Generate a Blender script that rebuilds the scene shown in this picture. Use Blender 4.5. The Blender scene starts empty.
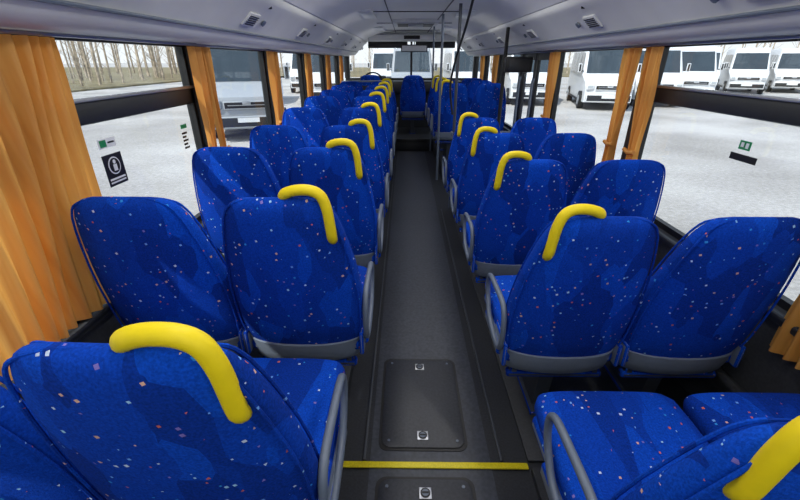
import bpy, bmesh, math, random
from mathutils import Vector, Matrix
random.seed(7)
S=bpy.context.scene
try:
    S.view_settings.view_transform='Standard'
except Exception: pass

# ---------------------------------------------------------------- materials
def lin(c):
    return tuple(((v/12.92) if v<=0.04045 else ((v+0.055)/1.055)**2.4) for v in c)
def mat(name,col,rough=0.5,metal=0.0,noise=0.0,nscale=40,bump=0.0,spec=0.5):
    m=bpy.data.materials.new(name); m.use_nodes=True
    nt=m.node_tree; b=nt.nodes['Principled BSDF']
    c=lin(col)
    b.inputs['Base Color'].default_value=(*c,1)
    b.inputs['Roughness'].default_value=rough
    b.inputs['Metallic'].default_value=metal
    b.inputs['Specular IOR Level'].default_value=spec
    tc=nt.nodes.new('ShaderNodeTexCoord')
    n=nt.nodes.new('ShaderNodeTexNoise'); n.inputs['Scale'].default_value=nscale; n.inputs['Detail'].default_value=4
    nt.links.new(tc.outputs['Object'],n.inputs['Vector'])
    if noise>0:
        r=nt.nodes.new('ShaderNodeValToRGB')
        r.color_ramp.elements[0].position=0.3; r.color_ramp.elements[1].position=0.7
        r.color_ramp.elements[0].color=(*[v*(1-noise) for v in c],1)
        r.color_ramp.elements[1].color=(*[min(1,v*(1+noise)) for v in c],1)
        nt.links.new(n.outputs['Fac'],r.inputs['Fac']); nt.links.new(r.outputs['Color'],b.inputs['Base Color'])
    if bump>0:
        bp=nt.nodes.new('ShaderNodeBump'); bp.inputs['Strength'].default_value=bump; bp.inputs['Distance'].default_value=0.005
        nt.links.new(n.outputs['Fac'],bp.inputs['Height']); nt.links.new(bp.outputs['Normal'],b.inputs['Normal'])
    return m

def fabric():
    m=bpy.data.materials.new('seat_fabric_blue'); m.use_nodes=True
    nt=m.node_tree; N=nt.nodes; L=nt.links; b=N['Principled BSDF']
    b.inputs['Roughness'].default_value=0.95; b.inputs['Specular IOR Level'].default_value=0.12
    tc=N.new('ShaderNodeTexCoord'); oi=N.new('ShaderNodeObjectInfo')
    mul=N.new('ShaderNodeMath'); mul.operation='MULTIPLY'; mul.inputs[1].default_value=7.0
    L.new(oi.outputs['Random'],mul.inputs[0])
    add=N.new('ShaderNodeVectorMath'); add.operation='ADD'
    L.new(tc.outputs['Object'],add.inputs[0]); L.new(mul.outputs[0],add.inputs[1])
    mp=N.new('ShaderNodeMapping'); mp.inputs['Rotation'].default_value=(0.1,0.6,0.2); mp.inputs['Scale'].default_value=(1.7,0.4,0.7)
    L.new(add.outputs[0],mp.inputs['Vector'])
    v1=N.new('ShaderNodeTexVoronoi'); v1.distance='MANHATTAN'; v1.inputs['Scale'].default_value=7.0
    L.new(mp.outputs[0],v1.inputs['Vector'])
    r1=N.new('ShaderNodeValToRGB'); r1.color_ramp.interpolation='CONSTANT'
    e=r1.color_ramp.elements
    e[0].position=0; e[0].color=(*lin((0.035,0.205,0.58)),1)
    e[1].position=0.28; e[1].color=(*lin((0.04,0.25,0.68)),1)
    x=e.new(0.60); x.color=(*lin((0.045,0.285,0.74)),1)
    x=e.new(0.85); x.color=(*lin((0.04,0.23,0.635)),1)
    sp=N.new('ShaderNodeSeparateColor'); L.new(v1.outputs['Color'],sp.inputs[0]); L.new(sp.outputs[0],r1.inputs['Fac'])
    wn=N.new('ShaderNodeTexNoise'); wn.inputs['Scale'].default_value=220; wn.inputs['Detail'].default_value=2
    L.new(add.outputs[0],wn.inputs['Vector'])
    wr=N.new('ShaderNodeMapRange'); wr.inputs['From Min'].default_value=.3; wr.inputs['From Max'].default_value=.7
    wr.inputs['To Min'].default_value=.70; wr.inputs['To Max'].default_value=1.22
    L.new(wn.outputs['Fac'],wr.inputs['Value'])
    wm=N.new('ShaderNodeVectorMath'); wm.operation='SCALE'
    L.new(r1.outputs['Color'],wm.inputs[0]); L.new(wr.outputs[0],wm.inputs['Scale'])
    mp2=N.new('ShaderNodeMapping'); mp2.inputs['Rotation'].default_value=(0.05,0.35,0.05)
    L.new(add.outputs[0],mp2.inputs['Vector'])
    v2=N.new('ShaderNodeTexVoronoi'); v2.distance='CHEBYCHEV'; v2.inputs['Scale'].default_value=50
    L.new(mp2.outputs[0],v2.inputs['Vector'])
    s2=N.new('ShaderNodeSeparateColor'); L.new(v2.outputs['Color'],s2.inputs[0])
    th=N.new('ShaderNodeMath'); th.operation='MULTIPLY_ADD'; th.inputs[1].default_value=0.13; th.inputs[2].default_value=0.06
    L.new(s2.outputs[2],th.inputs[0])
    lt=N.new('ShaderNodeMath'); lt.operation='LESS_THAN'; L.new(v2.outputs['Distance'],lt.inputs[0]); L.new(th.outputs[0],lt.inputs[1])
    gt=N.new('ShaderNodeMath'); gt.operation='GREATER_THAN'; gt.inputs[1].default_value=0.42; L.new(s2.outputs[0],gt.inputs[0])
    mk=N.new('ShaderNodeMath'); mk.operation='MULTIPLY'; L.new(lt.outputs[0],mk.inputs[0]); L.new(gt.outputs[0],mk.inputs[1])
    r2=N.new('ShaderNodeValToRGB'); r2.color_ramp.interpolation='CONSTANT'
    e=r2.color_ramp.elements
    cols=[(0.45,0.65,0.92),(0.76,0.82,0.92),(0.80,0.42,0.36),(0.2,0.55,0.85),(0.84,0.68,0.6),(0.5,0.45,0.75),(0.6,0.78,0.92)]
    e[0].position=0; e[0].color=(*lin(cols[0]),1); e[1].position=1/7; e[1].color=(*lin(cols[1]),1)
    for i in range(2,7):
        q=e.new(i/7); q.color=(*lin(cols[i]),1)
    L.new(s2.outputs[1],r2.inputs['Fac'])
    mx=N.new('ShaderNodeMix'); mx.data_type='RGBA'
    L.new(mk.outputs[0],mx.inputs['Factor']); L.new(wm.outputs[0],mx.inputs['A']); L.new(r2.outputs['Color'],mx.inputs['B'])
    L.new(mx.outputs['Result'],b.inputs['Base Color'])
    n=N.new('ShaderNodeTexNoise'); n.inputs['Scale'].default_value=350; L.new(tc.outputs['Object'],n.inputs['Vector'])
    n2=N.new('ShaderNodeTexNoise'); n2.inputs['Scale'].default_value=9; L.new(add.outputs[0],n2.inputs['Vector'])
    sm=N.new('ShaderNodeMath'); sm.operation='MULTIPLY_ADD'; sm.inputs[1].default_value=8
    L.new(n2.outputs['Fac'],sm.inputs[0]); L.new(n.outputs['Fac'],sm.inputs[2])
    bp=N.new('ShaderNodeBump'); bp.inputs['Strength'].default_value=0.35; bp.inputs['Distance'].default_value=0.003
    L.new(sm.outputs[0],bp.inputs['Height']); L.new(bp.outputs['Normal'],b.inputs['Normal'])
    return m

def glass_mat(name,tint,refl=0.06):
    m=bpy.data.materials.new(name); m.use_nodes=True
    nt=m.node_tree; N=nt.nodes; L=nt.links
    N.remove(N['Principled BSDF']); o=N['Material Output']
    t=N.new('ShaderNodeBsdfTransparent'); t.inputs['Color'].default_value=(*tint,1)
    g=N.new('ShaderNodeBsdfGlossy'); g.inputs['Roughness'].default_value=0.02
    mx=N.new('ShaderNodeMixShader'); mx.inputs[0].default_value=refl
    L.new(t.outputs[0],mx.inputs[1]); L.new(g.outputs[0],mx.inputs[2]); L.new(mx.outputs[0],o.inputs['Surface'])
    return m

def curtain_mat():
    m=bpy.data.materials.new('curtain_cloth'); m.use_nodes=True
    nt=m.node_tree; N=nt.nodes; L=nt.links
    b=N['Principled BSDF']; o=N['Material Output']
    tc=N.new('ShaderNodeTexCoord'); mp=N.new('ShaderNodeMapping'); mp.inputs['Scale'].default_value=(1,45,1.2)
    n=N.new('ShaderNodeTexNoise'); n.inputs['Scale'].default_value=1.4; n.inputs['Detail'].default_value=2
    L.new(tc.outputs['Object'],mp.inputs[0]); L.new(mp.outputs[0],n.inputs['Vector'])
    r=N.new('ShaderNodeValToRGB'); r.color_ramp.elements[0].position=.3; r.color_ramp.elements[1].position=.7
    r.color_ramp.elements[0].color=(*lin((0.87,0.60,0.27)),1); r.color_ramp.elements[1].color=(*lin((0.93,0.70,0.36)),1)
    L.new(n.outputs['Fac'],r.inputs['Fac']); L.new(r.outputs['Color'],b.inputs['Base Color'])
    b.inputs['Roughness'].default_value=0.5
    t=N.new('ShaderNodeBsdfTranslucent'); L.new(r.outputs['Color'],t.inputs['Color'])
    bp=N.new('ShaderNodeBump'); bp.inputs['Strength'].default_value=.4; bp.inputs['Distance'].default_value=.01
    L.new(n.outputs['Fac'],bp.inputs['Height']); L.new(bp.outputs['Normal'],b.inputs['Normal'])
    mx=N.new('ShaderNodeMixShader'); mx.inputs[0].default_value=0.40
    L.new(b.outputs[0],mx.inputs[1]); L.new(t.outputs[0],mx.inputs[2]); L.new(mx.outputs[0],o.inputs['Surface'])
    return m

def gravel_mat():
    m=bpy.data.materials.new('gravel_ground'); m.use_nodes=True
    nt=m.node_tree; N=nt.nodes; L=nt.links; b=N['Principled BSDF']
    b.inputs['Roughness'].default_value=.95; b.inputs['Specular IOR Level'].default_value=.1
    tc=N.new('ShaderNodeTexCoord')
    a=N.new('ShaderNodeTexNoise'); a.inputs['Scale'].default_value=14; a.inputs['Detail'].default_value=6; a.inputs['Roughness'].default_value=.75
    c=N.new('ShaderNodeTexNoise'); c.inputs['Scale'].default_value=.35; c.inputs['Detail'].default_value=4
    L.new(tc.outputs['Object'],a.inputs['Vector']); L.new(tc.outputs['Object'],c.inputs['Vector'])
    ad=N.new('ShaderNodeMath'); ad.operation='ADD'; L.new(a.outputs['Fac'],ad.inputs[0]); L.new(c.outputs['Fac'],ad.inputs[1])
    r=N.new('ShaderNodeValToRGB'); r.color_ramp.elements[0].position=.38; r.color_ramp.elements[1].position=.62
    hf=N.new('ShaderNodeMath'); hf.operation='MULTIPLY'; hf.inputs[1].default_value=.5; L.new(ad.outputs[0],hf.inputs[0])
    r.color_ramp.elements[0].color=(*lin((0.61,0.595,0.575)),1); r.color_ramp.elements[1].color=(*lin((0.80,0.79,0.775)),1)
    L.new(hf.outputs[0],r.inputs['Fac']); L.new(r.outputs['Color'],b.inputs['Base Color'])
    bp=N.new('ShaderNodeBump'); bp.inputs['Strength'].default_value=.6; bp.inputs['Distance'].default_value=.03
    L.new(a.outputs['Fac'],bp.inputs['Height']); L.new(bp.outputs['Normal'],b.inputs['Normal'])
    return m

M={}
M['fab']=fabric()
M['yellow']=mat('handle_yellow',(0.92,0.82,0.09),0.5,noise=0.04,spec=.3)
M['shell']=mat('seat_shell_grey',(0.45,0.49,0.55),0.5,noise=0.06)
M['frame']=mat('seat_frame_dark',(0.23,0.25,0.28),0.45,noise=0.08)
M['arm']=mat('armrest_grey',(0.38,0.42,0.48),0.4,noise=0.05)
M['floor']=mat('floor_vinyl_dark',(0.14,0.15,0.17),0.55,noise=0.35,nscale=120,bump=0.1)
M['aisle']=mat('aisle_vinyl',(0.215,0.23,0.265),0.5,noise=0.3,nscale=60,bump=0.1)
M['hatch']=mat('hatch_vinyl',(0.18,0.19,0.215),0.45,noise=0.3,nscale=90)
M['plast']=mat('interior_grey_plastic',(0.84,0.845,0.84),0.5,noise=0.04,nscale=5)
M['ceil']=mat('ceiling_panel',(0.93,0.93,0.92),0.5,noise=0.02,nscale=3)
M['dplast']=mat('dark_plastic',(0.13,0.14,0.15),0.45,noise=0.15)
M['black']=mat('black_rubber',(0.05,0.05,0.055),0.5,noise=0.2)
M['wallc']=mat('side_lining_dark',(0.20,0.21,0.23),0.85,noise=0.2,nscale=80)
M['metal']=mat('brushed_metal',(0.70,0.71,0.73),0.35,metal=0.9,noise=0.05)
M['ystrip']=mat('step_edge_yellow',(0.85,0.78,0.08),0.5,noise=0.15,nscale=200)
M['glass']=glass_mat('window_glass',(0.88,0.90,0.90),0.035)
M['cur']=curtain_mat()
M['sgrey']=mat('exterior_paint_white',(0.9,0.9,0.9),0.3,noise=0.02)
M['white']=mat('paint_white',(0.88,0.89,0.90),0.3,noise=0.02)
M['silver']=mat('paint_silver',(0.64,0.66,0.68),0.35,metal=0.0,noise=0.03)
M['vglass']=mat('van_glass',(0.22,0.26,0.29),0.1,noise=0.1,nscale=2)
M['lamp']=mat('headlight_lens',(0.75,0.78,0.8),0.1,metal=0.4,noise=0.1)
M['green']=mat('sticker_green',(0.05,0.5,0.3),0.5,noise=0.05)
M['bark']=mat('birch_bark',(0.68,0.63,0.56),0.9,noise=0.5,nscale=3)
M['gravel']=gravel_mat()
M['grass']=mat('dry_grass',(0.50,0.46,0.34),0.95,noise=0.4,nscale=1)

# ---------------------------------------------------------------- mesh builder
class MB:
    def __init__(s): s.bm=bmesh.new(); s.mats=[]
    def mi(s,k):
        m=M[k]
        if m not in s.mats: s.mats.append(m)
        return s.mats.index(m)
    def box(s,c,d,k,bev=0,seg=2,rot=None):
        i=s.mi(k)
        mt=Matrix.Translation(Vector(c))@(rot if rot else Matrix.Identity(4))@Matrix.Diagonal((*d,1))
        r=bmesh.ops.create_cube(s.bm,size=1,matrix=mt)
        fs=set(f for v in r['verts'] for f in v.link_faces)
        for f in fs: f.material_index=i
        if bev>0:
            es=list(set(e for v in r['verts'] for e in v.link_edges))
            bmesh.ops.bevel(s.bm,geom=es,offset=bev,segments=seg,affect='EDGES',profile=0.5)
    def b2(s,x0,x1,y0,y1,z0,z1,k,bev=0,seg=2):
        s.box(((x0+x1)/2,(y0+y1)/2,(z0+z1)/2),(abs(x1-x0),abs(y1-y0),abs(z1-z0)),k,bev,seg)
    def loft(s,secs,k,caps=True,closed=True):
        i=s.mi(k); rows=[[s.bm.verts.new(p) for p in sec] for sec in secs]
        n=len(rows[0])
        for a,b in zip(rows[:-1],rows[1:]):
            for j in range(n if closed else n-1):
                f=s.bm.faces.new((a[j],a[(j+1)%n],b[(j+1)%n],b[j])); f.material_index=i
        if caps:
            f=s.bm.faces.new(rows[0][::-1]); f.material_index=i
            f=s.bm.faces.new(rows[-1]); f.material_index=i
    def tube(s,pts,r,k,seg=10,closed=False,flat=1.0):
        pts=[Vector(p) for p in pts]; n=len(pts)
        rs=r if isinstance(r,(list,tuple)) else [r]*n
        secs=[]; up=None
        for j in range(n):
            if closed: t=(pts[(j+1)%n]-pts[j-1])
            else: t=pts[min(j+1,n-1)]-pts[max(j-1,0)]
            t.normalize()
            if up is None:
                up=Vector((0,0,1)) if abs(t.z)<0.9 else Vector((1,0,0))
            up=(up-t*up.dot(t)).normalized(); sd=t.cross(up)
            secs.append([pts[j]+(up*math.cos(a)+sd*math.sin(a)*flat)*rs[j] for a in [2*math.pi*q/seg for q in range(seg)]])
        if closed: secs.append(secs[0])
        s.loft(secs,k,caps=not closed)
    def poly(s,pts,k):
        f=s.bm.faces.new([s.bm.verts.new(p) for p in pts]); f.material_index=s.mi(k)
    def cyl(s,a,b,r,k,seg=20): s.tube([a,b],r,k,seg)
    def mesh(s,name,ang=35):
        bmesh.ops.remove_doubles(s.bm,verts=s.bm.verts,dist=1e-5)
        bmesh.ops.recalc_face_normals(s.bm,faces=s.bm.faces)
        me=bpy.data.meshes.new(name); s.bm.to_mesh(me); s.bm.free()
        for m in s.mats: me.materials.append(m)
        me.polygons.foreach_set('use_smooth',[True]*len(me.polygons))
        try: me.set_sharp_from_angle(angle=math.radians(ang))
        except Exception: pass
        return me
    def obj(s,name,ang=35,loc=(0,0,0),rz=0): return place(s.mesh(name,ang),name,loc,rz)
def place(me,name,loc=(0,0,0),rz=0,parent=None):
    o=bpy.data.objects.new(name,me); o.location=loc; o.rotation_euler=(0,0,rz)
    S.collection.objects.link(o)
    if parent: o.parent=parent
    return o
def smooth_path(pts,n=6,closed=False):
    P=[Vector(p) for p in pts]; out=[]; m=len(P)
    rng=range(m if closed else m-1)
    for i in rng:
        p0=P[(i-1)%m] if closed or i>0 else P[0]; p1=P[i]; p2=P[(i+1)%m]
        p3=P[(i+2)%m] if closed or i+2<m else P[-1]
        for j in range(n):
            t=j/n
            out.append(0.5*((2*p1)+(-p0+p2)*t+(2*p0-5*p1+4*p2-p3)*t*t+(-p0+3*p1-3*p2+p3)*t**3))
    if not closed: out.append(P[-1])
    return out

# ---------------------------------------------------------------- seat
OUT=[(0,.190),(.02,.205),(.06,.218),(.13,.2255),(.20,.2265),(.29,.222),(.37,.212),(.45,.197),(.51,.183),(.555,.170),(.585,.156),(.604,.140),(.614,.120),(.6215,.09),(.6245,.05)]
def interp(tab,x):
    if x<=tab[0][0]: return tab[0][1]
    for (a,va),(b,vb) in zip(tab[:-1],tab[1:]):
        if x<=b: return va+(vb-va)*(x-a)/(b-a)
    return tab[-1][1]
TH=[(0,.045),(.1,.055),(.3,.05),(.5,.042),(.57,.036),(.595,.03),(.608,.024),(.617,.016),(.622,.009),(.6245,.004)]
BZ=.365
def cy(z): return .115-.135*(z/.63)
def section(z,hw,ht,n=3.2,seg=40,bow=.035):
    out=[]
    for q in range(seg):
        a=2*math.pi*q/seg; c,s_=math.cos(a),math.sin(a)
        x=hw*math.copysign(abs(c)**(2/n),c); y=ht*math.copysign(abs(s_)**(2/n),s_)
        out.append(Vector((x,cy(z)+y+bow*(x/.23)**2,BZ+z)))
    return out
def seat_mesh(side,handle):
    mb=MB()
    zs=[-.02,0,.01,.02,.04,.06,.1,.13,.17,.20,.25,.29,.33,.37,.41,.45,.48,.51,.535,.555,.57,.585,.595,.604,.610,.614,.618,.6215,.6235,.6245]
    mb.loft([section(z,interp(OUT,z),interp(TH,z)) for z in zs],'fab')
    for off in (-.62,.62):
        pip=[]
        for sgn in (1,-1):
            zz=[z for z in zs if z>=.05]
            if sgn==-1: zz=zz[::-1]
            for z in zz:
                hw=interp(OUT,z)*sgn*.965
                pip.append(Vector((hw,cy(z)+off*1.15*interp(TH,z)+.035*(hw/.23)**2,BZ+z-(.003 if z>.6 else 0))))
        mb.tube(pip,.0036,'fab',6)
    sh=[]
    for z,g in ((-.072,-.03),(-.068,-.005),(-.055,.006),(-.02,.010),(.015,.010),(.033,.008),(.035,.002)):
        sh.append(section(z,(.205 if z<0 else interp(OUT,z))+g-.004,.05+g*.9))
    mb.loft(sh,'shell')
    for sx in (-1,1):
        mb.box((sx*.216,.16,BZ+.02),(.016,.16,.10),'shell',.007,2)
    mb.box((0,.33,.36),(.42,.46,.05),'shell',.018,3)
    secs=[]
    for t,yy in [(0,.13),(.01,.14),(.2,.2),(.5,.32),(.8,.47),(.93,.545),(.98,.57),(1,.578)]:
        hw={0:.19,.01:.205}.get(t,.217) if t<.9 else {.93:.213,.98:.199,1:.17}[t]
        h={0:.03,.01:.042}.get(t,.05) if t<.9 else {.93:.047,.98:.036,1:.018}[t]
        sec=[]
        for q in range(32):
            a=2*math.pi*q/32; c,s_=math.cos(a),math.sin(a)
            sec.append(Vector((hw*math.copysign(abs(c)**.5,c),yy,.42+.012*t+h*math.copysign(abs(s_)**.6,s_))))
        secs.append(sec)
    mb.loft(secs,'fab')
    mb.box((0,.32,.325),(.36,.30,.03),'frame',.008)
    mb.loft([[Vector((sx*.03,yy,z)) for sx,yy in ((-1,a),(1,a),(1,b),(-1,b))] for z,a,b in ((0.012,.20,.44),(.32,.16,.48))],'frame')
    mb.box((0,.32,.008),(.10,.34,.016),'frame',.005)
    mb.box((0,.13,.265),(.38,.035,.03),'frame',.01)
    mb.box((-.16,.13,.29),(.03,.03,.07),'frame',.005); mb.box((.16,.13,.29),(.03,.03,.07),'frame',.005)
    if handle:
        s_=side
        pts=[(s_*.018,cy(.60)+.006,BZ+.618),(s_*.032,cy(.62)+.000,BZ+.637),(s_*.066,cy(.62)-.004,BZ+.648),(s_*.106,cy(.62)-.006,BZ+.648),(s_*.134,cy(.61)-.008,BZ+.632),(s_*.148,cy(.58)-.012,BZ+.592),(s_*.153,cy(.53)-.018,BZ+.54),(s_*.155,cy(.50)-.018,BZ+.500),(s_*.154,cy(.48)+.0,BZ+.475)]
        path=smooth_path(pts,6); n=len(path)
        rs=[]
        for i in range(n):
            u=i/(n-1); e_=min(u,1-u)
            rs.append(.0162 if e_>.12 else .0115+.0047*math.sin(e_/.12*math.pi/2))
        mb.tube(path,rs,'yellow',14)
        ax=s_*.236
        lp=[(ax,.09,.43),(ax,.08,.50),(ax,.095,.565),(ax,.14,.592),(ax,.26,.592),(ax,.35,.585),(ax,.385,.56),(ax,.385,.51),(ax,.355,.46),(ax,.30,.415),(ax,.2,.395),(ax,.12,.40)]
        mb.tube(smooth_path(lp,4,True),.0105,'arm',10,closed=True)
        mb.box((s_*.224,.25,.38),(.03,.26,.045),'arm',.01)
    return mb.mesh('bus_seat_mesh',40)
SM={('a',1):seat_mesh(1,True),('a',-1):seat_mesh(-1,True),('w',1):seat_mesh(1,False)}

PL,PR=.072,.014
rowsL=[(.44,.085,-.515,-.968),(1.12,PL,-.490,-.943),(1.86,PL,-.485,-.94),(2.61,PL-.01,-.48,-.935),(3.36,PL+.02,-.475,-.93),(4.11,.12,-.47,-.925),(4.86,.13,-.47,-.925),(5.61,.14,-.47,-.925),(6.36,.15,-.47,-.925)]
rowsR=[(.365,.03,.50,.957),(1.13,PR,.487,.946),(1.88,PR,.484,.944),(2.63,PR,.482,.942),(3.38,PR,.482,.942),(5.25,.18,.47,.93),(6.0,.18,.47,.93),(6.75,.18,.47,.93)]
for y,z,xa,xw in rowsL:
    place(SM[('a',1)],'bus_seat',(xa,y,z)); place(SM[('w',1)],'bus_seat',(xw,y,z))
for y,z,xa,xw in rowsR:
    place(SM[('a',-1)],'bus_seat',(xa,y,z)); place(SM[('w',1)],'bus_seat',(xw,y,z))
place(SM[('w',1)],'guide_seat',(0.02,7.35,.201))
place(SM[('w',1)],'driver_seat',(-.72,7.5,.201))

# ---------------------------------------------------------------- bus shell
Y0,Y1=-.95,8.6
WX=1.215
mb=MB(); mb.b2(-1.3,1.3,Y0-.05,Y1+.1,-.12,0,'floor')
mb.b2(-.245,.225,-.9,6.9,0,.004,'aisle')
for a,b,h in ((Y0,1.02,.085),(1.06,2.5,.072),(2.5,3.3,.062),(3.3,4.05,.092),(4.05,4.8,.12),(4.8,5.55,.13),(5.55,6.3,.14),(6.3,6.98,.15)):
    mb.b2(-WX,-.37,a,b,0,h,'floor',.006)
for a,b,h in ((Y0,1.02,.03),(1.06,3.98,.014),(5.15,7.0,.18)):
    mb.b2(.37,WX,a,b,0,h,'floor',.004)
mb.b2(.262,.274,1.06,3.98,0,.010,'frame',.002); mb.b2(-.274,-.262,1.06,6.9,0,.010,'frame',.002)
mb.b2(-WX,WX,7.0,Y1,0,.2,'floor',.01); mb.b2(-.26,.26,6.98,7.01,.15,.205,'dplast',.003)
mb.obj('floor')
mb=MB(); mb.b2(-.365,.365,1.026,1.052,.0045,.012,'ystrip',.003); mb.obj('step_edge_strip')
def hatch(yc,ln):
    mb=MB(); w=.34; cx=-.035
    def rr(x0,x1,y0,y1,z,r=.04):
        o=[]
        for (px,py,a0) in ((x1-r,y1-r,0),(x0+r,y1-r,90),(x0+r,y0+r,180),(x1-r,y0+r,270)):
            for q in range(7):
                a=math.radians(a0+q*15); o.append(Vector((px+r*math.cos(a),py+r*math.sin(a),z)))
        return o
    x0,x1,y0,y1=cx-w/2,cx+w/2,yc-ln/2,yc+ln/2
    mb.loft([rr(x0-.012,x1+.012,y0-.012,y1+.012,.0042),rr(x0-.012,x1+.012,y0-.012,y1+.012,.007)],'black')
    mb.loft([rr(x0,x1,y0,y1,.0065),rr(x0,x1,y0,y1,.011),rr(x0+.003,x1-.003,y0+.003,y1-.003,.0125)],'hatch')
    for yy in (y0+.055,y1-.055):
        mb.box((cx,yy,.0125),(.048,.046,.004),'metal',.002)
        mb.cyl((cx,yy,.014),(cx,yy,.018),.018,'black',16)
        mb.cyl((cx,yy,.0175),(cx,yy,.0185),.013,'arm',16)
        mb.box((cx,yy,.019),(.024,.006,.003),'black')
    for xx in (x0+.03,x1-.03):
        for yy in (y0+.03,y1-.03): mb.cyl((xx,yy,.012),(xx,yy,.0155),.006,'arm',10)
    mb.obj('floor_hatch')
hatch(1.375,.52); hatch(.73,.50)

PILL_L=[-.1,1.13,2.33,3.6,4.85,6.1,7.35]
PILL_R=[-.1,1.12,2.46,4.0,5.15,6.4,7.5]
ZS,ZT=.61,1.50
def side(sg,pill,door=None):
    mb=MB(); xi,xo=sg*WX,sg*1.30
    segs=[(Y0,Y1)] if not door else [(Y0,door[0]),(door[1],Y1)]
    for a,b in segs:
        mb.b2(xi,xo,a,b,-.1,ZS,'wallc')
        mb.b2(sg*1.19,sg*1.225,a,b,ZS-.03,ZS+.005,'dplast',.01)
        mb.b2(sg*1.17,xi,a,b,.19,.27,'dplast',.02)
    mb.b2(xi,xo,Y0,Y1,ZT,1.98,'plast')
    for p in pill: mb.b2(sg*1.225,xo,p-.045,p+.045,ZS,ZT,'dplast')
    mb.obj('wall_left' if sg<0 else 'wall_right')
    n=0
    ed=[Y0]+pill+[Y1]
    for a,b in zip(ed[:-1],ed[1:]):
        if door and abs(a-door[0])<.08: continue
        a2=a+.045 if a!=Y0 else a; b2=b-.045 if b!=Y1 else b
        n+=1
        mb=MB()
        mb.b2(sg*1.262,sg*1.268,a2,b2,ZS,ZT,'glass')
        if a<2.2:
            mb.b2(sg*1.25,sg*1.28,a2,b2,1.21,1.295,'dplast',.004)
            mb.b2(sg*1.24,sg*1.252,a2,b2,1.285,1.30,'metal',.002)
        mb.b2(sg*1.25,sg*1.28,a2,b2,ZS,ZS+.03,'black'); mb.b2(sg*1.25,sg*1.28,a2,b2,ZT-.02,ZT,'black')
        mb.b2(sg*1.25,sg*1.28,a2,a2+.025,ZS,ZT,'black'); mb.b2(sg*1.25,sg*1.28,b2-.025,b2,ZS,ZT,'black')
        mb.obj('window_%d'%(n+(0 if sg<0 else 10)))
side(-1,PILL_L); side(1,PILL_R,(4.06,5.10))
mb=MB()
for a,b in ((4.07,4.575),(4.585,5.09)):
    mb.b2(1.235,1.265,a,a+.06,-.08,ZT,'black',.005); mb.b2(1.235,1.265,b-.06,b,-.08,ZT,'black',.005)
    mb.b2(1.235,1.265,a+.06,b-.06,-.08,.05,'black'); mb.b2(1.235,1.265,a+.06,b-.06,ZT-.08,ZT,'black')
    mb.b2(1.247,1.253,a+.06,b-.06,.05,ZT-.08,'glass')
    mb.tube([(1.2,b-.10,.7),(1.19,b-.10,.75),(1.19,b-.10,1.2),(1.2,b-.10,1.25)],.014,'arm')
mb.obj('door_1')

# ceiling + ducts
mb=MB()
prof=[(-1.0,1.745),(-.84,1.745),(-.78,1.79),(-.55,1.86),(-.3,1.895),(0,1.905),(.3,1.895),(.55,1.86),(.78,1.79),(.84,1.745),(1.0,1.745)]
pr=[Vector((x,0,z)) for x,z in prof]+[Vector((x,0,z+.04)) for x,z in prof[::-1]]
mb.loft([[v+Vector((0,y,0)) for v in pr] for y in (Y0,Y1)],'ceil')
for y in [0.5,1.9,3.3,4.7,6.1,7.5]:
    mb.b2(-.5,.5,y-.004,y+.004,1.860,1.868,'dplast')
for sg in (-1,1):
    mb.b2(sg*.30-.004,sg*.30+.004,Y0,Y1,1.888,1.897,'dplast')
mb.b2(-1.3,1.3,Y0-.06,Y1+.1,1.98,2.05,'sgrey')
mb.obj('ceiling')
for sg in (-1,1):
    mb=MB()
    pf=[(1.213,1.50),(1.12,1.50),(1.085,1.508),(1.06,1.53),(1.035,1.56),(1.03,1.567),(.90,1.685),(.872,1.70),(.855,1.72),(.852,1.742),(1.213,1.742)]
    mb.loft([[Vector((sg*x,y,z)) for x,z in pf] for y in (Y0,Y1)],'plast')
    mb.tube([(sg*1.03,Y0+.01,1.558),(sg*1.03,Y1-.01,1.558)],.007,'arm',8)
    for k in range(7):
        yy=1.30+k*1.22+(0.15 if sg>0 else 0)
        c=Vector((sg*.965,yy,1.620))
        rot=Matrix.Rotation(sg*math.atan2(.118,.13),4,'Y')
        mb.box(c,(.085,.16,.012),'plast',.004,rot=rot)
        for q in range(5):
            mb.box(c+rot@Vector((-.026+q*.013,0,-.0075)),(.005,.13,.004),'dplast',rot=rot)
        mb.cyl(c+Vector((0,.20,0)),c+Vector((-sg*.008,.20,-.008)),.018,'arm',14)
    for k in range(6):
        yy=1.4+k*1.25; mb.b2(sg*.88,sg*.90,yy-.003,yy+.003,1.683,1.70,'dplast')
    mb.obj('air_duct')
def fill_lamp(x,y,w,ln,power):  # ceiling panel with area light, added as fill to brighten the interior
    mb=MB(); mb.box((0,0,.012),(w+.05,ln+.05,.03),'white',.008)
    o=mb.obj('fill_lamp_panel',loc=(x,y,1.85))
    l=bpy.data.lights.new('fill_light','AREA'); l.shape='RECTANGLE'; l.size=w; l.size_y=ln; l.energy=power; l.color=(1,.985,.96)
    lo=bpy.data.objects.new('fill_light',l); S.collection.objects.link(lo); lo.parent=o; lo.location=(0,0,-.006)
for y,pw in ((-.45,4.5),(.75,5.0),(2.0,5.0),(3.2,5)):
    for sg in (-1,1): fill_lamp(sg*.45,y,.14,.9,pw)
for y in (4.9,7.1):
    for sg in (-1,1): fill_lamp(sg*.52,y,.10,.7,2.5)
mb=MB(); mb.box((0.02,6.3,1.885),(.62,.7,.05),'plast',.015); mb.box((0.02,6.3,1.858),(.5,.56,.02),'dplast',.008); mb.box((.02,6.1,1.835),(.2,.05,.035),'metal',.01); mb.obj('roof_hatch')

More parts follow.
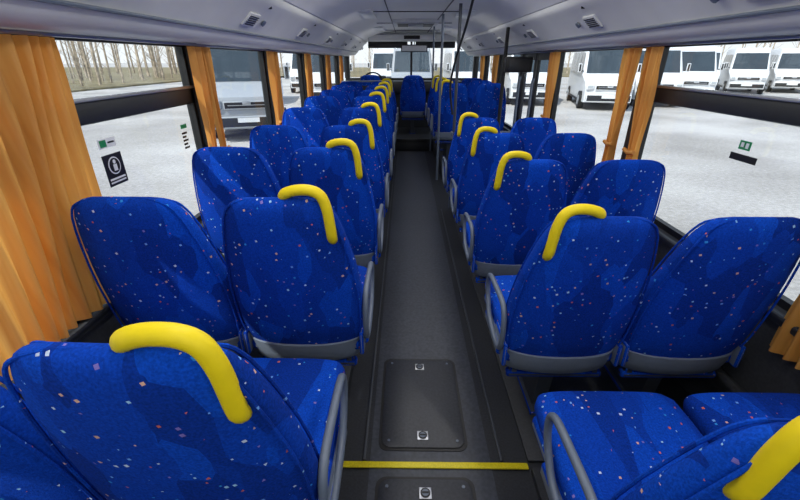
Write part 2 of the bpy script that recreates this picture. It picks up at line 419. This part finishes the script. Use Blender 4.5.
# rear wall
mb=MB(); mb.b2(-1.3,1.3,Y0-.06,Y0,-.1,.95,'wallc'); mb.b2(-1.3,1.3,Y0-.06,Y0,1.6,1.98,'plast')
mb.b2(-1.3,-1.0,Y0-.06,Y0,.95,1.6,'plast'); mb.b2(1.0,1.3,Y0-.06,Y0,.95,1.6,'plast'); mb.obj('wall_rear')
mb=MB(); mb.b2(-1,1,Y0-.035,Y0-.025,.95,1.6,'glass'); mb.obj('window_30')  # rear window out of view, added to let light in
mb=MB(); mb.b2(-1.3,1.3,Y1,Y1+.08,-.1,1.10,'dplast'); mb.b2(-1.3,1.3,Y1,Y1+.08,1.74,1.98,'plast')
for x in (-1.26,1.26): mb.b2(x-.05,x+.05,Y1,Y1+.08,1.1,1.74,'dplast')
mb.b2(-.02,.02,Y1+.02,Y1+.06,1.1,1.74,'black')
mb.obj('wall_front')
mb=MB(); mb.b2(-1.21,-.02,Y1+.035,Y1+.042,1.1,1.74,'glass'); mb.b2(.02,1.21,Y1+.035,Y1+.042,1.1,1.74,'glass'); mb.obj('window_31')
mb=MB()
mb.box((-.1,8.38,.95),(2.2,.40,.22),'dplast',.05,3); mb.box((-.72,8.3,1.08),(.5,.3,.14),'dplast',.04,3)
mb.b2(-1.15,.9,8.3,8.58,.2,.88,'dplast')
ring=[( -.72+.2*math.cos(a),8.06+.07*math.sin(a),1.02+.19*math.sin(a)) for a in [2*math.pi*q/28 for q in range(28)]]
mb.tube(ring,.014,'black',8,closed=True); mb.tube([(-.72,8.06,1.02),(-.72,8.22,.98)],.03,'black')
mb.tube([(-.9,8.06,1.02),(-.54,8.06,1.02)],.012,'black')
mb.obj('dashboard')
mb=MB(); mb.box((0.05,8.45,1.62),(.5,.03,.12),'black',.012); mb.box((.05,8.432,1.62),(.46,.006,.09),'metal'); mb.tube([(.05,8.46,1.66),(.05,8.5,1.74)],.01,'black'); mb.obj('rear_view_mirror')
mb=MB(); mb.box((0,8.3,1.79),(1.6,.3,.11),'plast',.03,3); mb.box((0,8.14,1.79),(.3,.02,.07),'black',.006); mb.obj('front_header_console')
for sg in (-1,1):
    mb=MB(); mb.box((sg*.45,8.52,1.68),(.75,.012,.11),'dplast',.004); mb.obj('sun_visor')

def partition(x0,x1,y,z0,h):
    mb=MB()
    mb.tube(smooth_path([(x0,y,z0+.012),(x0,y,z0+h-.08),(x0+.04*(1 if x1>x0 else -1),y,z0+h),(x1,y,z0+h)],5),.014,'arm',10)
    mb.b2(x0+.03*(1 if x1>x0 else -1),x1,y-.006,y+.006,z0+.12,z0+h-.06,'wallc')
    return mb
mb=partition(.36,1.16,4.02,0,.78); mb.tube([(.36,4.02,.70),(.36,4.02,1.86)],.014,'frame'); mb.obj('partition_screen')
mb=partition(-.34,-1.16,7.1,.2,.9); mb.obj('partition_screen')
mb=MB(); mb.tube([(.30,5.1,0.01),(.30,5.1,1.88)],.014,'arm'); mb.obj('grab_pole')
mb=MB(); mb.tube([(.32,6.93,0.01),(.32,6.93,1.88)],.014,'arm'); mb.obj('grab_pole')
mb=MB(); mb.tube(smooth_path([(.37,3.2,1.885),(.37,3.35,1.83),(.36,3.6,1.66),(.32,3.85,1.42),(.30,3.98,1.2),(.335,4.0,.95)],6),.010,'black',8); mb.obj('hanging_cable')
mb=MB(); mb.box((.98,4.3,1.38),(.26,.10,.14),'black',.015); mb.box((.98,4.246,1.38),(.20,.006,.10),'dplast',.002)
mb.tube([(.86,4.35,0.01),(.86,4.35,1.70)],.018,'black'); mb.obj('ticket_monitor_stand')

# ---------------------------------------------------------------- curtains
def curtain(sg,y0,y1,zt=1.482,zb=.56,tie=None,folds=7,lean=0,flare=0,amp=.021):
    mb=MB(); nz=36; ny=folds*10
    secs=[]
    ph=random.random()*6
    def env(u,t):
        a=2*math.pi*folds*u+ph+1.1*math.sin(2.6*t+5*u+ph)+.7*math.sin(13*u+ph)
        return math.copysign(abs(math.sin(a))**.8,math.sin(a))
    for i in range(nz+1):
        t=i/nz; z=zt+(zb-zt)*t
        w=1.0
        if tie: w=1-(1-tie[1])*math.exp(-((z-tie[0])/.20)**2)
        w=w*(1+flare*t)
        c=(y0+y1)/2+lean*t; hw=(y1-y0)/2*w
        row=[]
        for j in range(ny+1):
            u=j/ny
            y=c+hw*(2*u-1)+.012*math.sin(9*u+4*t+ph)
            x=sg*(1.189+amp*env(u,t)*(.75+.25*math.sin(7*u+ph+3*t)) +.003*math.sin(23*u+9*t))
            row.append(Vector((x,y,z+.008*math.sin(11*u+ph)*t)))
        secs.append(row)
    mb.loft(secs,'cur',caps=False,closed=False)
    if tie:
        c=(y0+y1)/2+lean*.6; hw=(y1-y0)/2*tie[1]+.01
        mb.tube([(sg*1.168,c-hw,tie[0]),(sg*1.163,c,tie[0]-.01),(sg*1.168,c+hw,tie[0])],.012,'cur',6)
    mb.obj('curtain',80)
curtain(-1,.80,1.38,folds=10,zb=.63,flare=-.10,lean=-.04)
for p in PILL_L[2:]:
    curtain(-1,p-.12,p-.01,folds=4,tie=(.95,.55),lean=-.01); curtain(-1,p+.01,p+.09,folds=3,tie=(.95,.6),lean=.01)
curtain(1,.82,1.16,folds=7,zb=.50,tie=(1.0,.7)); 
for p in PILL_R[2:]:
    if p==2.46:
        curtain(1,2.27,2.43,folds=5,tie=(.95,.55),lean=-.03); curtain(1,2.49,2.65,folds=5,tie=(.95,.55),lean=.03)
    elif p>5.3: curtain(1,p-.15,p+.14,folds=7,tie=(.95,.6))
    elif p==4.0: curtain(1,3.80,3.98,folds=6,tie=(.95,.65))
for sg in (-1,1):
    mb=MB(); mb.tube([(sg*1.19,Y0+.02,1.490),(sg*1.19,Y1-.02,1.490)],.006,'metal',8); mb.obj('curtain_rail')

# stickers
def sticker(sg,y0,y1,z0,z1,k,lv=0):
    x=sg*(1.2612-.0012*lv); mb.b2(x-.0004,x+.0004,y0,y1,z0,z1,k)
mb=MB(); sticker(-1,1.50,1.61,.97,1.09,'black')
def disc(r,k,lv,zc=1.045,yc=1.555):
    x=-(1.2612-.0012*lv); mb.cyl((x-.0004,yc,zc),(x+.0004,yc,zc),r,k,20)
disc(.034,'white',1); disc(.029,'black',2); disc(.008,'white',3,1.06); sticker(-1,1.545,1.565,1.025,1.05,'white',3)
sticker(-1,1.51,1.60,.992,.999,'white',1); sticker(-1,1.51,1.60,.980,.986,'white',1)
sticker(-1,1.50,1.60,1.115,1.15,'white'); sticker(-1,1.51,1.545,1.12,1.145,'green',1); sticker(-1,1.555,1.59,1.13,1.136,'black',1); mb.obj('window_sticker')
mb=MB(); sticker(-1,2.10,2.16,1.10,1.12,'green')
for q in range(5): sticker(-1,2.10,2.15-.012*(q%2),1.0+q*.018,1.01+q*.018,'black')
mb.obj('window_sticker')
mb=MB(); sticker(1,1.58,1.72,1.045,1.072,'black'); sticker(1,1.63,1.69,1.09,1.125,'green'); sticker(1,1.64,1.655,1.097,1.118,'white',1); sticker(1,1.665,1.68,1.10,1.118,'white',1); mb.obj('window_sticker')

# ---------------------------------------------------------------- outside
GZ=-.5
mb=MB(); mb.b2(-200,200,-60,300,GZ-.5,GZ,'gravel'); mb.obj('ground')
mb=MB(); mb.b2(-120,-22,-40,120,GZ,GZ+.12,'grass'); mb.b2(-21.9,120,55,120,GZ,GZ+.12,'grass'); mb.obj('grass_verge')
def van_mesh(body):
    mb=MB()
    prof=[(0.05,.32),(0,.45),(0,.85),(.08,1.08),(.22,1.16),(.80,1.36),(1.50,2.36),(1.68,2.52),(1.95,2.62),(5.9,2.62),(5.98,2.5),(6,.32)]
    def hw(y,z):
        w=1.0
        if z>1.3: w-=.13*(z-1.3)/1.3
        if y<.6: w-=.10*(1-y/.6)**2
        return w
    xs=[-1,-.93,-.5,0,.5,.93,1]
    secs=[]
    for u in xs:
        sec=[]
        for y,z in prof:
            in_=.06 if abs(u)==1 else 0
            yy=y+(in_ if y<3 else -in_)+.10*(abs(u)**3)*(1 if y<1.7 else 0); zz=z-(in_ if z>2.3 else 0)
            sec.append(Vector((u*hw(y,z),yy,zz)))
        secs.append(sec)
    mb.loft(secs,body)
    a=[];b=[]
    for u in (-.86,-.5,0,.5,.86):
        a.append(Vector((u,.86-.03+.10*abs(u)**3,1.415))); b.append(Vector((u*.93,1.48-.03+.10*abs(u)**3,2.315)))
    mb.loft([a,b],'vglass',caps=False,closed=False)
    for sx in (-1,1):
        def P(y,z,o=.012): return Vector((sx*(hw(y,z)+o),y,z))
        mb.poly([P(1.15,1.42),P(1.62,2.2),P(2.25,2.25),P(2.25,1.42)],'vglass')
        for a_ in (2.4,3.5,4.6): mb.poly([P(a_,1.42),P(a_,2.25),P(a_+1.0,2.25),P(a_+1.0,1.42)],'vglass')
        mb.poly([P(.9,.32),P(.9,.42),P(5.5,.42),P(5.5,.32)],'black')
        for wy in (.95,4.75):
            mb.cyl((sx*.80,wy,.36),(sx*1.015,wy,.36),.36,'black',24); mb.cyl((sx*1.015,wy,.36),(sx*1.03,wy,.36),.2,'silver',16)
        mb.box((sx*1.14,.98,1.62),(.14,.12,.34),'black',.03); mb.box((sx*1.04,1.0,1.5),(.14,.04,.04),'black')
        mb.box((sx*.74,.04,.92),(.30,.14,.22),'lamp',.05,3); mb.box((sx*.72,-.0,.52),(.16,.06,.09),'lamp',.02)
    mb.box((0,-.02,.90),(1.1,.06,.20),'black',.03); mb.box((0,-.05,.90),(.9,.02,.02),'metal'); mb.box((0,-.055,.95),(.2,.02,.09),'metal',.02)
    mb.box((0,-.02,.50),(1.72,.14,.30),'dplast',.04,3); mb.box((0,-.10,.55),(.52,.01,.11),'white')
    mb.tube([(-.3,.86,1.44),(.35,.93,1.47)],.012,'black',6)
    return mb.mesh('van_mesh',35)
VW,VS=van_mesh('white'),van_mesh('silver')
def van(x,y,yaw,me=VW): place(me,'van',(x,y,GZ),math.radians(yaw))
van(-4.1,10.6,20,VS); van(-7.8,17.5,10); van(-3.7,19.5,6,VW); van(-6.4,27,5)
van(.2,20,0,VS); van(3.1,20.5,0); van(-1.4,28,0)
van(5.6,19.5,-8); van(8.2,17.6,-14); van(11.0,19,-18); van(14.2,21.5,-20,VW)
van(17.0,25.5,-28); van(20.6,26.5,-30); van(24.2,27.5,-32); van(27.8,28.6,-34,VW); van(14.5,33,-28,VS)

mb=MB()
for i in range(330):
    if i<230: x=-24-random.random()**1.3*26; y=-8+random.random()*75
    else: x=-30+random.random()*95; y=58+random.random()*20
    h=8+random.random()*6; r=.05+.09*random.random()
    base=Vector((x,y,GZ+.121)); lx=random.uniform(-.6,.6); ly=random.uniform(-.6,.6)
    top=base+Vector((lx,ly,h))
    mb.tube([base,base.lerp(top,.5)+Vector((.1,.1,0)),top],[r,r*.7,r*.15],'bark',5)
    for b in range(12):
        t=.06+.8*random.random(); p=base.lerp(top,t); a=random.random()*6.28; L=(1.6-1.0*t)*random.uniform(.7,1.4)
        q=p+Vector((math.cos(a)*L*.7,math.sin(a)*L*.7,L*.8)); mb.tube([p,q],[r*.3,r*.08],'bark',3)
        q2=p.lerp(q,.5)+Vector((math.cos(a+1)*L*.4,math.sin(a+1)*L*.4,L*.4)); mb.tube([p.lerp(q,.5),q2],[r*.18,r*.06],'bark',3)
mb.obj('birch_trees')

# ---------------------------------------------------------------- light
w=bpy.data.worlds.new('World'); S.world=w; w.use_nodes=True
nt=w.node_tree; bg=nt.nodes['Background']
tc=nt.nodes.new('ShaderNodeTexCoord'); sx=nt.nodes.new('ShaderNodeSeparateXYZ'); cr=nt.nodes.new('ShaderNodeValToRGB')
nt.links.new(tc.outputs['Generated'],sx.inputs[0]); nt.links.new(sx.outputs['Z'],cr.inputs['Fac'])
cr.color_ramp.elements[0].color=(.94,.96,1,1); cr.color_ramp.elements[1].color=(.5,.65,.92,1); cr.color_ramp.elements[1].position=.8
nt.links.new(cr.outputs['Color'],bg.inputs['Color']); bg.inputs['Strength'].default_value=1.4
sl=bpy.data.lights.new('sun','SUN'); sl.energy=5.2; sl.angle=math.radians(1.0); sl.color=(1,.955,.89)
so=bpy.data.objects.new('sun',sl); S.collection.objects.link(so)
d=Vector((.75,.75,-1.15)); so.rotation_euler=d.to_track_quat('-Z','Y').to_euler(); so.location=(-10,-5,12)

cam=bpy.data.cameras.new('camera'); co=bpy.data.objects.new('camera',cam); S.collection.objects.link(co)
cam.sensor_width=36; cam.lens=18; cam.clip_start=.02; cam.clip_end=600
co.location=(-.115,0,1.42); co.rotation_euler=(math.radians(90-25.4),0,math.radians(.7))
S.camera=co
